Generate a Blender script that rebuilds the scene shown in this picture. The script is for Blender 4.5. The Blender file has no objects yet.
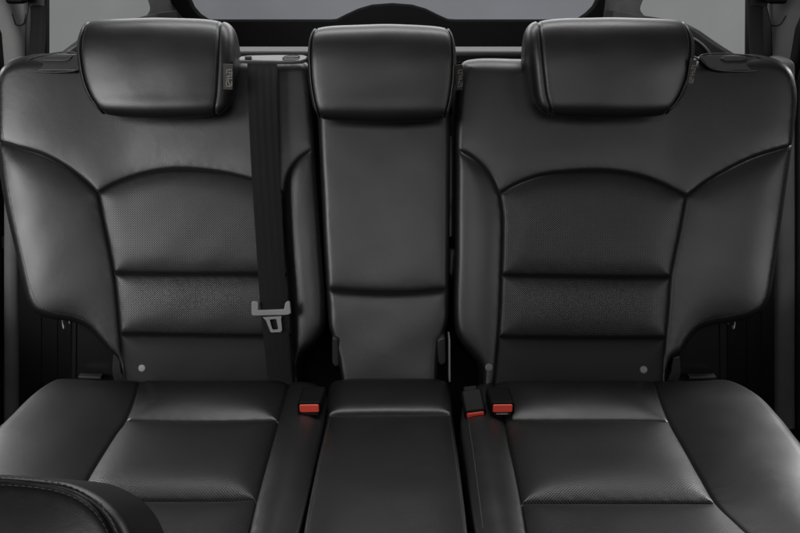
import bpy, bmesh, math, random
import numpy as np
from mathutils import Vector, Matrix
from mathutils.geometry import delaunay_2d_cdt
from mathutils.bvhtree import BVHTree

random.seed(4)
rng = np.random.default_rng(4)
scene = bpy.context.scene
COL = scene.collection
R_ = math.radians

# ------------------------------------------------------------------ camera
F, CX, CY = 900.0, 400.0, 266.5            # focal length in photo pixels (photo is 800 x 533)
PITCH = R_(22)
CAM = Vector((0, 0, 1.03))
UP = Vector((0, math.sin(PITCH), math.cos(PITCH)))
FWD = Vector((0, math.cos(PITCH), -math.sin(PITCH)))
cd = bpy.data.cameras.new('camera')
cam = bpy.data.objects.new('camera', cd)
COL.objects.link(cam)
cam.location = CAM
cam.rotation_euler = (math.pi / 2 - PITCH, 0, 0)
cd.sensor_width = 36
cd.lens = F / 800 * 36
cd.clip_start = 0.02
cd.clip_end = 100
scene.camera = cam


def ray(px, py):
    return Vector(((px - CX) / F, 0, 0)) + UP * (-(py - CY) / F) + FWD


def at_y(px, py, y):
    d = ray(px, py)
    return CAM + d * (y / d.y)


class Plane:
    """u across, v along, n out of the surface"""
    def __init__(self, o, v, u=(1, 0, 0)):
        self.o = Vector(o)
        self.u = Vector(u).normalized()
        self.v = Vector(v).normalized()
        self.n = self.u.cross(self.v).normalized()

    def uv(self, px, py, off=0.0):
        d = ray(px, py)
        o = self.o + self.n * off
        t = (o - CAM).dot(self.n) / d.dot(self.n)
        p = CAM + d * t - o
        return (p.dot(self.u), p.dot(self.v))

    def world(self, u, v, h=0.0):
        return self.o + self.u * u + self.v * v + self.n * h


# ------------------------------------------------------------------ materials
def nodes(name):
    m = bpy.data.materials.new(name)
    m.use_nodes = True
    nt = m.node_tree
    return m, nt, nt.nodes['Principled BSDF']


def N(nt, kind, **kw):
    n = nt.nodes.new(kind)
    for k, v in kw.items():
        if k in n.inputs:
            n.inputs[k].default_value = v
        else:
            setattr(n, k, v)
    return n


def mathn(nt, op, a, b=None, c=None):
    n = nt.nodes.new('ShaderNodeMath')
    n.operation = op
    for i, x in enumerate((a, b, c)):
        if x is None:
            continue
        if isinstance(x, (int, float)):
            n.inputs[i].default_value = x
        else:
            nt.links.new(x, n.inputs[i])
    return n.outputs[0]


def leather(name, base, rough, perforated=False, grain=0.20, crease=0.11):
    m, nt, b = nodes(name)
    L = nt.links.new
    tc = N(nt, 'ShaderNodeTexCoord')
    geo = tc.outputs['Object']
    vor = N(nt, 'ShaderNodeTexVoronoi', Scale=620.0)
    vor.feature = 'DISTANCE_TO_EDGE'
    L(geo, vor.inputs['Vector'])
    g1 = N(nt, 'ShaderNodeTexNoise', Scale=900.0, Detail=2.0)
    L(geo, g1.inputs['Vector'])
    big = N(nt, 'ShaderNodeTexNoise', Scale=9.0, Detail=3.0, Roughness=0.55)
    L(geo, big.inputs['Vector'])
    mid = N(nt, 'ShaderNodeTexNoise', Scale=42.0, Detail=4.0, Roughness=0.5, Distortion=0.6)
    L(geo, mid.inputs['Vector'])
    # colour: faint mottling of the dye
    cr = N(nt, 'ShaderNodeMapRange')
    L(mid.outputs[0], cr.inputs[0])
    cr.inputs[1].default_value = 0.25
    cr.inputs[2].default_value = 0.75
    cr.inputs[3].default_value = 0.93
    cr.inputs[4].default_value = 1.07
    colv = cr.outputs[0]
    rr = N(nt, 'ShaderNodeMapRange')
    L(big.outputs[0], rr.inputs[0])
    rr.inputs[1].default_value = 0.3
    rr.inputs[2].default_value = 0.7
    rr.inputs[3].default_value = rough - 0.03
    rr.inputs[4].default_value = rough + 0.03
    rough_out = rr.outputs[0]
    h = mathn(nt, 'MULTIPLY', mathn(nt, 'MINIMUM', vor.outputs['Distance'], 0.25), 1.0)
    h = mathn(nt, 'ADD', h, mathn(nt, 'MULTIPLY', g1.outputs[0], 0.12))
    bp = N(nt, 'ShaderNodeBump', Strength=grain, Distance=0.0006)
    L(h, bp.inputs['Height'])
    bp2 = N(nt, 'ShaderNodeBump', Strength=crease, Distance=0.0025)
    L(mid.outputs[0], bp2.inputs['Height'])
    L(bp.outputs[0], bp2.inputs['Normal'])
    nrm = bp2.outputs[0]
    if perforated:
        uvn = N(nt, 'ShaderNodeUVMap')
        sep = N(nt, 'ShaderNodeSeparateXYZ')
        L(uvn.outputs[0], sep.inputs[0])
        s = 1 / 0.0026
        a = mathn(nt, 'MULTIPLY', mathn(nt, 'ADD', sep.outputs[0], sep.outputs[1]), s * 0.7071)
        c = mathn(nt, 'MULTIPLY', mathn(nt, 'SUBTRACT', sep.outputs[0], sep.outputs[1]), s * 0.7071)
        fa = mathn(nt, 'SUBTRACT', mathn(nt, 'FRACT', a), 0.5)
        fc = mathn(nt, 'SUBTRACT', mathn(nt, 'FRACT', c), 0.5)
        r = mathn(nt, 'SQRT', mathn(nt, 'ADD', mathn(nt, 'MULTIPLY', fa, fa), mathn(nt, 'MULTIPLY', fc, fc)))
        mr = N(nt, 'ShaderNodeMapRange')
        mr.interpolation_type = 'SMOOTHSTEP'
        L(r, mr.inputs[0])
        mr.inputs[1].default_value = 0.2
        mr.inputs[2].default_value = 0.36
        mr.inputs[3].default_value = 0.0
        mr.inputs[4].default_value = 1.0
        hole = mr.outputs[0]                       # 0 in a punched hole, 1 on the leather
        bp3 = N(nt, 'ShaderNodeBump', Strength=0.35, Distance=0.0006)
        L(hole, bp3.inputs['Height'])
        L(nrm, bp3.inputs['Normal'])
        nrm = bp3.outputs[0]
        colv = mathn(nt, 'MULTIPLY', colv, mathn(nt, 'ADD', mathn(nt, 'MULTIPLY', hole, 0.92), 0.08))
        sp = mathn(nt, 'MULTIPLY', mathn(nt, 'ADD', mathn(nt, 'MULTIPLY', hole, 0.9), 0.1), 0.5)
        L(sp, b.inputs['Specular IOR Level'])
    mix = N(nt, 'ShaderNodeVectorMath')
    mix.operation = 'SCALE'
    mix.inputs[0].default_value = base
    L(colv, mix.inputs['Scale'])
    L(mix.outputs[0], b.inputs['Base Color'])
    L(rough_out, b.inputs['Roughness'])
    L(nrm, b.inputs['Normal'])
    return m


def plastic(name, base, rough, metal=0.0, bump=0.12, scale=700.0, spec=0.5, wear=0.12):
    m, nt, b = nodes(name)
    L = nt.links.new
    tc = N(nt, 'ShaderNodeTexCoord')
    no = N(nt, 'ShaderNodeTexNoise', Scale=scale, Detail=3.0)
    L(tc.outputs['Object'], no.inputs['Vector'])
    bp = N(nt, 'ShaderNodeBump', Strength=bump, Distance=0.0005)
    L(no.outputs[0], bp.inputs['Height'])
    L(bp.outputs[0], b.inputs['Normal'])
    big = N(nt, 'ShaderNodeTexNoise', Scale=14.0, Detail=4.0)
    L(tc.outputs['Object'], big.inputs['Vector'])
    mr = N(nt, 'ShaderNodeMapRange')
    L(big.outputs[0], mr.inputs[0])
    mr.inputs[1].default_value = 0.3
    mr.inputs[2].default_value = 0.7
    mr.inputs[3].default_value = 1 - wear
    mr.inputs[4].default_value = 1 + wear
    mix = N(nt, 'ShaderNodeVectorMath')
    mix.operation = 'SCALE'
    mix.inputs[0].default_value = base
    L(mr.outputs[0], mix.inputs['Scale'])
    L(mix.outputs[0], b.inputs['Base Color'])
    r2 = N(nt, 'ShaderNodeMapRange')
    L(big.outputs[0], r2.inputs[0])
    r2.inputs[3].default_value = max(0.05, rough - 0.06)
    r2.inputs[4].default_value = rough + 0.06
    L(r2.outputs[0], b.inputs['Roughness'])
    b.inputs['Metallic'].default_value = metal
    b.inputs['Specular IOR Level'].default_value = spec
    return m


def webbing_mat(name, base):
    m, nt, b = nodes(name)
    L = nt.links.new
    uvn = N(nt, 'ShaderNodeUVMap')
    sep = N(nt, 'ShaderNodeSeparateXYZ')
    L(uvn.outputs[0], sep.inputs[0])
    # herringbone ribs: five bands across, diagonal twill within each
    band = mathn(nt, 'PINGPONG', mathn(nt, 'MULTIPLY', sep.outputs[0], 1 / 0.0055), 1.0)
    tw = mathn(nt, 'SINE', mathn(nt, 'ADD', mathn(nt, 'MULTIPLY', sep.outputs[1], 2600.0), mathn(nt, 'MULTIPLY', band, 9.0)))
    bp = N(nt, 'ShaderNodeBump', Strength=0.5, Distance=0.0005)
    L(tw, bp.inputs['Height'])
    bp2 = N(nt, 'ShaderNodeBump', Strength=0.4, Distance=0.001)
    L(band, bp2.inputs['Height'])
    L(bp.outputs[0], bp2.inputs['Normal'])
    L(bp2.outputs[0], b.inputs['Normal'])
    v = mathn(nt, 'ADD', mathn(nt, 'MULTIPLY', tw, 0.15), 0.9)
    mix = N(nt, 'ShaderNodeVectorMath')
    mix.operation = 'SCALE'
    mix.inputs[0].default_value = base
    L(v, mix.inputs['Scale'])
    L(mix.outputs[0], b.inputs['Base Color'])
    b.inputs['Roughness'].default_value = 0.72
    b.inputs['Specular IOR Level'].default_value = 0.18
    return m


def glass_mat(name, tint, ior=1.45):
    m = bpy.data.materials.new(name)
    m.use_nodes = True
    nt = m.node_tree
    nt.nodes.clear()
    out = N(nt, 'ShaderNodeOutputMaterial')
    tr = N(nt, 'ShaderNodeBsdfTransparent')
    tr.inputs[0].default_value = (*tint, 1)
    gl = N(nt, 'ShaderNodeBsdfGlossy', Roughness=0.04)
    gl.inputs[0].default_value = (0.9, 0.9, 0.9, 1)
    fr = N(nt, 'ShaderNodeFresnel', IOR=ior)
    # faint film of dust on the pane
    tc = N(nt, 'ShaderNodeTexCoord')
    no = N(nt, 'ShaderNodeTexNoise', Scale=2.2, Detail=5.0, Distortion=0.8)
    nt.links.new(tc.outputs['Object'], no.inputs['Vector'])
    df = N(nt, 'ShaderNodeBsdfDiffuse')
    df.inputs[0].default_value = (0.35, 0.35, 0.35, 1)
    mr = N(nt, 'ShaderNodeMapRange')
    nt.links.new(no.outputs[0], mr.inputs[0])
    mr.inputs[1].default_value = 0.35
    mr.inputs[2].default_value = 0.7
    mr.inputs[3].default_value = 0.02
    mr.inputs[4].default_value = 0.25
    mx0 = N(nt, 'ShaderNodeMixShader')
    nt.links.new(mr.outputs[0], mx0.inputs[0])
    nt.links.new(tr.outputs[0], mx0.inputs[1])
    nt.links.new(df.outputs[0], mx0.inputs[2])
    mx = N(nt, 'ShaderNodeMixShader')
    nt.links.new(fr.outputs[0], mx.inputs[0])
    nt.links.new(mx0.outputs[0], mx.inputs[1])
    nt.links.new(gl.outputs[0], mx.inputs[2])
    nt.links.new(mx.outputs[0], out.inputs[0])
    return m


LEA = (0.0065, 0.0065, 0.0067)
M = {
    'leather': leather('black leather', LEA, 0.40),
    'perf': leather('perforated black leather', (0.0085, 0.0085, 0.0087), 0.41, True),
    'shaded_vinyl': plastic('matte vinyl darkened for shade', (0.0045, 0.0045, 0.0046), 0.58, bump=0.3, scale=600, spec=0.22),  # matte flap vinyl, base colour darkened to stand in for shade low down
    'thread': plastic('grey sewing thread', (0.05, 0.05, 0.05), 0.6, bump=0.3),
    'dark_thread': plastic('dark sewing thread', (0.022, 0.022, 0.022), 0.6, bump=0.3),
    'web': webbing_mat('black belt webbing', (0.008, 0.008, 0.008)),
    'black': plastic('black plastic', (0.006, 0.006, 0.006), 0.45, spec=0.35),
    'gloss': plastic('smooth black plastic', (0.004, 0.004, 0.004), 0.5, bump=0.05, spec=0.08),
    'trim': plastic('dark grey grained plastic', (0.02, 0.02, 0.02), 0.5, bump=0.25),
    'post': plastic('dark grey door post plastic', (0.15, 0.15, 0.15), 0.55, bump=0.2, spec=0.3),
    'pillar': plastic('light grey pillar plastic', (0.2, 0.2, 0.197), 0.5, bump=0.2, wear=0.05),
    'silver': plastic('satin silver plastic', (0.11, 0.11, 0.11), 0.42, metal=0.2, bump=0.04),
    'steel': plastic('zinc plated steel', (0.2, 0.2, 0.2), 0.42, metal=0.5, bump=0.05),
    'greyplastic': plastic('mid grey plastic', (0.2, 0.2, 0.2), 0.42, bump=0.08),
    'red': plastic('red plastic', (0.70, 0.07, 0.045), 0.36, bump=0.05, wear=0.05),
    'rubber': plastic('black rubber', (0.009, 0.009, 0.009), 0.65, bump=0.2, spec=0.15),
    'carpet': plastic('charcoal carpet', (0.012, 0.012, 0.012), 0.95, bump=0.9, scale=420, spec=0.1),
    'tag': plastic('brown grey woven tag', (0.035, 0.031, 0.029), 0.75, bump=0.5, scale=1500),
    'tagink': plastic('pale woven letters', (0.20, 0.185, 0.17), 0.7, bump=0.5, scale=1500),
    'glass': glass_mat('tinted rear glass', (0.64, 0.65, 0.67)),
    'sideglass': glass_mat('tinted quarter glass', (0.68, 0.69, 0.68), 1.06),
    'cover': plastic('silver grey vinyl', (0.05, 0.05, 0.05), 0.55, bump=0.15, spec=0.3),
    'board': plastic('dark tailgate trim', (0.0035, 0.0035, 0.004), 0.6, bump=0.2, spec=0.12),
}


# ------------------------------------------------------------------ object helpers
def origin_of(p):
    v = Vector((0, 0, 0))
    while p is not None:
        v += p.location
        p = p.parent
    return v


def thing(name, loc, label, cat, group=None):
    o = bpy.data.objects.new(name, None)
    o.empty_display_size = 0.05
    COL.objects.link(o)
    o.location = loc
    o['label'] = label
    o['category'] = cat
    if group:
        o['group'] = group
    return o


def tag(o, label, cat, group=None, kind=None):
    if label:
        o['label'] = label
    if cat:
        o['category'] = cat
    if group:
        o['group'] = group
    if kind:
        o['kind'] = kind
    return o


def mesh(name, verts, faces, mats, parent=None, smooth=True, uv=None, mat_idx=None, recalc=False, loc=None):
    off = origin_of(parent) if parent is not None else Vector(loc or (0, 0, 0))
    me = bpy.data.meshes.new(name)
    me.from_pydata([tuple(Vector(v) - off) for v in verts], [], faces)
    if not isinstance(mats, (list, tuple)):
        mats = [mats]
    for m in mats:
        me.materials.append(m)
    if mat_idx is not None:
        me.polygons.foreach_set('material_index', mat_idx)
    if uv is not None:
        lay = me.uv_layers.new(name='UVMap')
        arr = np.zeros(len(me.loops) * 2)
        li = np.zeros(len(me.loops), dtype=int)
        me.loops.foreach_get('vertex_index', li)
        u = np.array(uv)[li]
        arr[0::2] = u[:, 0]
        arr[1::2] = u[:, 1]
        lay.data.foreach_set('uv', arr)
    if recalc:
        bm = bmesh.new()
        bm.from_mesh(me)
        bmesh.ops.recalc_face_normals(bm, faces=bm.faces)
        bm.to_mesh(me)
        bm.free()
    me.polygons.foreach_set('use_smooth', [smooth] * len(me.polygons))
    me.update()
    o = bpy.data.objects.new(name, me)
    COL.objects.link(o)
    if parent is not None:
        o.parent = parent
    else:
        o.location = off
    return o


class MB:
    """collects shapes that belong to one part"""
    def __init__(self):
        self.v, self.f, self.mi, self.uv = [], [], [], []

    def add(self, verts, faces, mi=0, uv=None):
        k = len(self.v)
        self.v += [Vector(x) for x in verts]
        self.f += [tuple(i + k for i in f) for f in faces]
        self.mi += [mi] * len(faces)
        self.uv += uv if uv else [(0, 0)] * len(verts)

    def build(self, name, mats, parent=None, smooth=True, recalc=False, loc=None):
        o = mesh(name, self.v, self.f, mats, parent, smooth, self.uv, self.mi, recalc, loc)
        if smooth:
            wn = o.modifiers.new('weighted_normal', 'WEIGHTED_NORMAL')
            wn.weight = 90
        return o

    def bm(self, bm, mi=0):
        bm.verts.index_update()
        self.add([v.co.copy() for v in bm.verts], [[v.index for v in f.verts] for f in bm.faces], mi)
        bm.free()

    def box(self, c, ax, ay, az, bevel=0.0, mi=0, seg=3):
        """box with centre c and half-axis vectors, rounded edges"""
        bm = bmesh.new()
        bmesh.ops.create_cube(bm, size=2)
        mt = Matrix((ax, ay, az)).transposed().to_4x4()
        mt.translation = Vector(c)
        bm.transform(mt)
        if bevel > 0:
            bmesh.ops.bevel(bm, geom=list(bm.edges), offset=bevel, segments=seg, profile=0.5, affect='EDGES', clamp_overlap=True)
        bmesh.ops.recalc_face_normals(bm, faces=bm.faces)
        self.bm(bm, mi)

    def prism(self, pts, ext, bevel=0.0, mi=0, seg=3):
        """polygon of world points extruded by the vector ext"""
        bm = bmesh.new()
        a = [bm.verts.new(p) for p in pts]
        b = [bm.verts.new(Vector(p) + Vector(ext)) for p in pts]
        bm.faces.new(a)
        bm.faces.new(b[::-1])
        n = len(pts)
        for i in range(n):
            j = (i + 1) % n
            bm.faces.new((a[j], a[i], b[i], b[j]))
        bmesh.ops.recalc_face_normals(bm, faces=bm.faces)
        if bevel > 0:
            ed = [e for e in bm.edges if e.is_manifold and e.calc_face_angle(0) > 0.5]
            bmesh.ops.bevel(bm, geom=ed, offset=bevel, segments=seg, profile=0.5, affect='EDGES', clamp_overlap=True)
        self.bm(bm, mi)

    def loft_box(self, base, rt, hw, up, hh, fw, length, r, edge=0.0028, mi=0):
        """moulded housing: rounded rectangle swept back from its front face, soft front and back rims"""
        ring = []
        for cx, cy, a0 in ((1, 1, 0), (-1, 1, 90), (-1, -1, 180), (1, -1, 270)):
            for k in range(7):
                a = R_(a0 + 15 * k)
                ring.append((cx * (hw - r) + r * math.cos(a), cy * (hh - r) + r * math.sin(a)))
        n = len(ring)
        st = [(edge * (1 - math.sin(R_(a))), edge * (1 - math.cos(R_(a)))) for a in (0, 22, 45, 68, 90)]
        rows = [(d, i) for i, d in [(p[0], p[1]) for p in st]]
        rows = [(d, i) for d, i in sorted(rows)]
        rows = rows + [(length * 0.5, 0.0)] + [(length - d, i) for d, i in reversed(rows)]
        vs, fs = [], []
        for d, ins in rows:
            for x, y in ring:
                vs.append(base - fw * d + rt * x * (1 - ins / hw) + up * y * (1 - ins / hh))
        for i in range(len(rows) - 1):
            for k in range(n):
                k2 = (k + 1) % n
                fs.append((i * n + k, i * n + k2, (i + 1) * n + k2, (i + 1) * n + k))
        fs.append(tuple(range(n))[::-1])
        fs.append(tuple((len(rows) - 1) * n + k for k in range(n)))
        self.add(vs, fs, mi)

    def tube(self, pts, r, n=8, mi=0, closed=False):
        pts = [Vector(p) for p in pts]
        m = len(pts)
        vs, fs = [], []
        ref = None
        for i, p in enumerate(pts):
            if closed:
                t = (pts[(i + 1) % m] - pts[i - 1]).normalized()
            else:
                t = (pts[min(i + 1, m - 1)] - pts[max(i - 1, 0)]).normalized()
            if ref is None:
                ref = Vector((0, 0, 1)) if abs(t.z) < 0.9 else Vector((1, 0, 0))
            a = (ref - t * ref.dot(t)).normalized()
            ref = a
            b = t.cross(a)
            rr = r[i] if isinstance(r, (list, tuple)) else r
            for k in range(n):
                w = 2 * math.pi * k / n
                vs.append(p + a * rr * math.cos(w) + b * rr * math.sin(w))
        for i in range(m if closed else m - 1):
            for k in range(n):
                k2 = (k + 1) % n
                j = (i + 1) % m
                fs.append((i * n + k, i * n + k2, j * n + k2, j * n + k))
        if not closed:
            fs.append(tuple(range(n))[::-1])
            fs.append(tuple((m - 1) * n + k for k in range(n)))
        self.add(vs, fs, mi)


def catmull(pts, step, closed=False):
    """smooth resampling of a polyline (tuples of any dimension)"""
    P = np.array(pts, float)
    n = len(P)
    out = []
    rng_ = range(n if closed else n - 1)
    for i in rng_:
        if closed:
            p0, p1, p2, p3 = P[i - 1], P[i], P[(i + 1) % n], P[(i + 2) % n]
        else:
            p1, p2 = P[i], P[i + 1]
            p0 = P[i - 1] if i > 0 else 2 * p1 - p2
            p3 = P[i + 2] if i + 2 < n else 2 * p2 - p1
        d = [max(1e-6, np.linalg.norm((b - a)[:2]) ** 0.5) for a, b in ((p0, p1), (p1, p2), (p2, p3))]
        t0, t1 = 0, d[0]
        t2 = t1 + d[1]
        t3 = t2 + d[2]
        for k in range(12):
            t = t1 + (t2 - t1) * k / 12
            a1 = (t1 - t) / (t1 - t0) * p0 + (t - t0) / (t1 - t0) * p1
            a2 = (t2 - t) / (t2 - t1) * p1 + (t - t1) / (t2 - t1) * p2
            a3 = (t3 - t) / (t3 - t2) * p2 + (t - t2) / (t3 - t2) * p3
            b1 = (t2 - t) / (t2 - t0) * a1 + (t - t0) / (t2 - t0) * a2
            b2 = (t3 - t) / (t3 - t1) * a2 + (t - t1) / (t3 - t1) * a3
            out.append((t2 - t) / (t2 - t1) * b1 + (t - t1) / (t2 - t1) * b2)
    if not closed:
        out.append(P[-1])
    out = np.array(out)
    if closed:
        out = np.vstack([out, out[:1]])
    seg = np.linalg.norm(np.diff(out[:, :2], axis=0), axis=1)
    s = np.concatenate([[0], np.cumsum(seg)])
    m = max(2, int(round(s[-1] / step)))
    q = np.linspace(0, s[-1], m + 1)
    res = np.stack([np.interp(q, s, out[:, c]) for c in range(out.shape[1])], 1)
    return res[:-1] if closed else res


def seg_dist(pts, A, B, chunk=3000):
    """distance of points to segments: distance, index of the nearest segment, parameter on it"""
    D = np.empty(len(pts))
    I = np.empty(len(pts), int)
    T = np.empty(len(pts))
    ab = B - A
    l2 = np.maximum((ab ** 2).sum(1), 1e-14)
    for s in range(0, len(pts), chunk):
        p = pts[s:s + chunk]
        ap = p[:, None, :] - A[None]
        t = np.clip((ap * ab[None]).sum(2) / l2[None], 0, 1)
        d = ((ap - t[..., None] * ab[None]) ** 2).sum(2)
        i = d.argmin(1)
        r = np.arange(len(p))
        D[s:s + chunk] = np.sqrt(d[r, i])
        I[s:s + chunk] = i
        T[s:s + chunk] = t[r, i]
    return D, I, T


def inside(pts, poly):
    x, y = pts[:, 0], pts[:, 1]
    c = np.zeros(len(pts), bool)
    n = len(poly)
    for i in range(n):
        x1, y1 = poly[i]
        x2, y2 = poly[(i + 1) % n]
        m = ((y1 > y) != (y2 > y)) & (x < (x2 - x1) * (y - y1) / (y2 - y1 + 1e-15) + x1)
        c ^= m
    return c


# ------------------------------------------------------------------ upholstery
class Upholstery:
    """A padded cover sewn from panels: outline and seams lie on a plane, every panel is
    stuffed between its seams, edges roll over and a side wall runs back from them."""

    def __init__(self, root, plane, outline, seams, panels, skirt, off=0.0, step=0.0035, grid=0.0052,
                 groove=0.0026, gw=0.0019, base=None, trend=None):
        pl = plane
        self.pl, self.root = pl, root
        o = [(*pl.uv(x, y, off - 0.6 * r), r) for x, y, r in outline]
        O = catmull(o, step, closed=True)
        outl, outr = O[:, :2], O[:, 2]
        lines = []
        anchors = [outl]
        for s in seams:
            q = catmull([pl.uv(x, y, off) for x, y in s], step)
            allp = np.vstack(anchors)
            for e in (0, -1):
                d = np.linalg.norm(allp - q[e], axis=1)
                if d.min() < 0.012:
                    q[e] = allp[d.argmin()]
            lines.append(q)
            anchors.append(q)
        self.lines = lines
        self.outl = outl
        # segments
        oA, oB = outl, np.roll(outl, -1, 0)
        sA = np.vstack([q[:-1] for q in lines]) if lines else np.zeros((0, 2))
        sB = np.vstack([q[1:] for q in lines]) if lines else np.zeros((0, 2))
        A, B = np.vstack([oA, sA]), np.vstack([oB, sB])
        # candidate interior points: rings beside the curves, hex grid elsewhere
        cand = []
        for a, b, r in zip(oA, oB, outr):
            t = (b - a) / (np.linalg.norm(b - a) + 1e-12)
            nrm = np.array([-t[1], t[0]])
            for al in (14, 28, 42, 56, 72, 90):
                d = r * (1 - math.cos(R_(al)))
                for s in (1, -1):
                    cand.append((*(a + nrm * d * s), d))
        for a, b in zip(sA, sB):
            t = (b - a) / (np.linalg.norm(b - a) + 1e-12)
            nrm = np.array([-t[1], t[0]])
            for d in (0.0011, 0.0023, 0.0038, 0.0058, 0.0085):
                for s in (1, -1):
                    cand.append((*(a + nrm * d * s), d))
        cand = np.array(cand)
        lo, hi = outl.min(0), outl.max(0)
        gx = np.arange(lo[0], hi[0], grid)
        gy = np.arange(lo[1], hi[1], grid * 0.866)
        G = np.array([(x + (grid / 2 if j % 2 else 0), y, 0.0105) for j, y in enumerate(gy) for x in gx])
        cand = np.vstack([cand, G])
        cand = cand[inside(cand[:, :2], outl)]
        dA, _, _ = seg_dist(cand[:, :2], A, B)
        cand = cand[dA > cand[:, 2] * 0.93]
        # thin out points that crowd each other
        key = {}
        cell = 0.00025
        for c in cand:
            key.setdefault((int(c[0] // cell), int(c[1] // cell)), c)
        pts = np.array(list(key.values()))[:, :2]
        verts, edges = [], []
        idx = {}

        def vid(p):
            k = (round(p[0], 7), round(p[1], 7))
            if k not in idx:
                idx[k] = len(verts)
                verts.append(Vector((float(p[0]), float(p[1]))))
            return idx[k]
        for a, b in zip(A, B):
            i, j = vid(a), vid(b)
            if i != j:
                edges.append((i, j))
        for p in pts:
            verts.append(Vector((float(p[0]), float(p[1]))))
        V, E, Fc, ov, oe, of = delaunay_2d_cdt(verts, edges, [], 0, 1e-6)
        V = np.array([(v.x, v.y) for v in V])
        barrier = {tuple(sorted(e)) for e, src in zip(E, oe) if len(src)}
        tris = [tuple(f) for f in Fc]
        cen = np.array([V[list(f)].mean(0) for f in tris])
        keep = inside(cen, outl)
        tris = [f for f, k in zip(tris, keep) if k]
        cen = cen[keep]
        # flood fill into panels
        e2f = {}
        for fi, f in enumerate(tris):
            for k in range(3):
                e2f.setdefault(tuple(sorted((f[k], f[(k + 1) % 3]))), []).append(fi)
        lab = np.full(len(tris), -1)
        for pi, (pname, spec) in enumerate(panels):
            sd = np.array(pl.uv(*spec['seed'], off))
            st = int(((cen - sd) ** 2).sum(1).argmin())
            if lab[st] >= 0:
                print('panel clash', pname, panels[lab[st]][0])
            stack = [st]
            lab[st] = pi
            while stack:
                f = stack.pop()
                t = tris[f]
                for k in range(3):
                    e = tuple(sorted((t[k], t[(k + 1) % 3])))
                    if e in barrier:
                        continue
                    for g in e2f[e]:
                        if lab[g] < 0:
                            lab[g] = pi
                            stack.append(g)
        if (lab < 0).any():                        # slivers: give them to the nearest panel
            good = np.where(lab >= 0)[0]
            for f in np.where(lab < 0)[0]:
                lab[f] = lab[good[((cen[good] - cen[f]) ** 2).sum(1).argmin()]]
        # heights
        dO, iO, tO = seg_dist(V, oA, oB)
        rO = outr[iO] * (1 - tO) + np.roll(outr, -1)[iO] * tO
        dS = seg_dist(V, sA, sB)[0] if len(sA) else np.full(len(V), 9.0)
        d_all = np.minimum(dO, dS)
        vl = np.full(len(V), -1)
        for f, l in zip(tris, lab):
            for i in f:
                vl[i] = l
        amp = np.array([p[1]['amp'] for p in panels])[vl]
        lam = np.array([p[1].get('lam', 0.03) for p in panels])[vl]
        # smooth distance to all curves, free of medial ridges
        mid, ln = (A + B) / 2, np.linalg.norm(B - A, axis=1)
        d_s = np.empty(len(V))
        for c0 in range(0, len(V), 3000):
            dd = ((V[c0:c0 + 3000, None, :] - mid[None]) ** 2).sum(2)
            d_s[c0:c0 + 3000] = (math.pi / 2) ** (1 / 3) * ((ln[None] / np.maximum(dd, 1e-8) ** 2).sum(1)) ** (-1 / 3)
        wgt = np.clip((d_all - 0.005) / 0.007, 0, 1)
        wgt = wgt * wgt * (3 - 2 * wgt)
        d_f = d_all * (1 - wgt) + np.minimum(d_s, d_all * 1.05) * wgt
        puff = amp * (1 - np.exp(-(d_f / lam) ** 1.15))
        q = np.clip(rO - dO, 0, None)
        drop = rO - np.sqrt(np.maximum(rO ** 2 - q ** 2, 0))
        gr = groove * np.exp(-(dS / gw) ** 1.3) * np.clip(dO / 0.016, 0, 1)
        h = puff - drop - gr
        # soft unevenness of hand-pulled leather
        x, y = V[:, 0], V[:, 1]
        wob = np.zeros(len(V))
        for k in range(9):
            a, b, ph = rng.normal(0, 34), rng.normal(0, 34), rng.uniform(0, 6.28)
            wob += np.sin(a * x + b * y + ph) * 0.00012
        h += wob * np.clip(d_all / 0.02, 0, 1)
        # tiny puckers along the seams
        if len(sA):
            h += 0.0001 * np.sin(x * 310 + y * 270 + 3 * np.sin(x * 41) + 2 * np.sin(y * 67)) * np.exp(-((dS - 0.006) / 0.006) ** 2)
        if base is not None:
            h += base(x, y)
        # a stray sliver may have picked up the stuffing of the wrong panel
        ea = np.array(list(e2f))
        for _ in range(2):
            acc, deg = np.zeros(len(V)), np.zeros(len(V))
            for a_, b_ in ((0, 1), (1, 0)):
                np.add.at(acc, ea[:, a_], h[ea[:, b_]])
                np.add.at(deg, ea[:, a_], 1)
            m_ = acc / np.maximum(deg, 1)
            bad = (np.abs(h - m_) > 0.0022) & (d_all > 0.008) & (dO > rO * 0.6)
            if bad.any():
                print('despiked', bad.sum(), V[bad][:3], (h - m_)[bad][:3], d_all[bad][:3])
            h = np.where(bad, m_, h)
        self.h = h
        W = [pl.world(float(V[i, 0]), float(V[i, 1]), float(h[i])) for i in range(len(V))]
        # panels as parts
        self.parts = {}
        self.bvh = BVHTree.FromPolygons(W, tris)
        oe_set = {e for e in barrier if len(e2f.get(e, [])) == 1}
        sk = skirt
        for pi, (pname, spec) in enumerate(panels):
            fs = [tris[i] for i in np.where(lab == pi)[0]]
            m_, remap = [], {}
            vs, uv = [], []
            for f in fs:
                t = []
                for i in f:
                    if i not in remap:
                        remap[i] = len(vs)
                        vs.append(W[i])
                        uv.append((V[i, 0], V[i, 1]))
                    t.append(remap[i])
                m_.append(tuple(t))
            low = {}
            for f in fs:
                for k in range(3):
                    a, b = f[k], f[(k + 1) % 3]
                    if tuple(sorted((a, b))) in oe_set:
                        for i in (a, b):
                            if i not in low:
                                lv = []
                                for dz in sk:
                                    lv.append(len(vs))
                                    vs.append(W[i] - pl.n * dz)
                                    uv.append((V[i, 0], V[i, 1] + dz))
                                low[i] = lv
                        pa, pb = remap[a], remap[b]
                        for la, lb in zip(low[a], low[b]):
                            m_.append((pb, pa, la, lb))
                            pa, pb = la, lb
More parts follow.
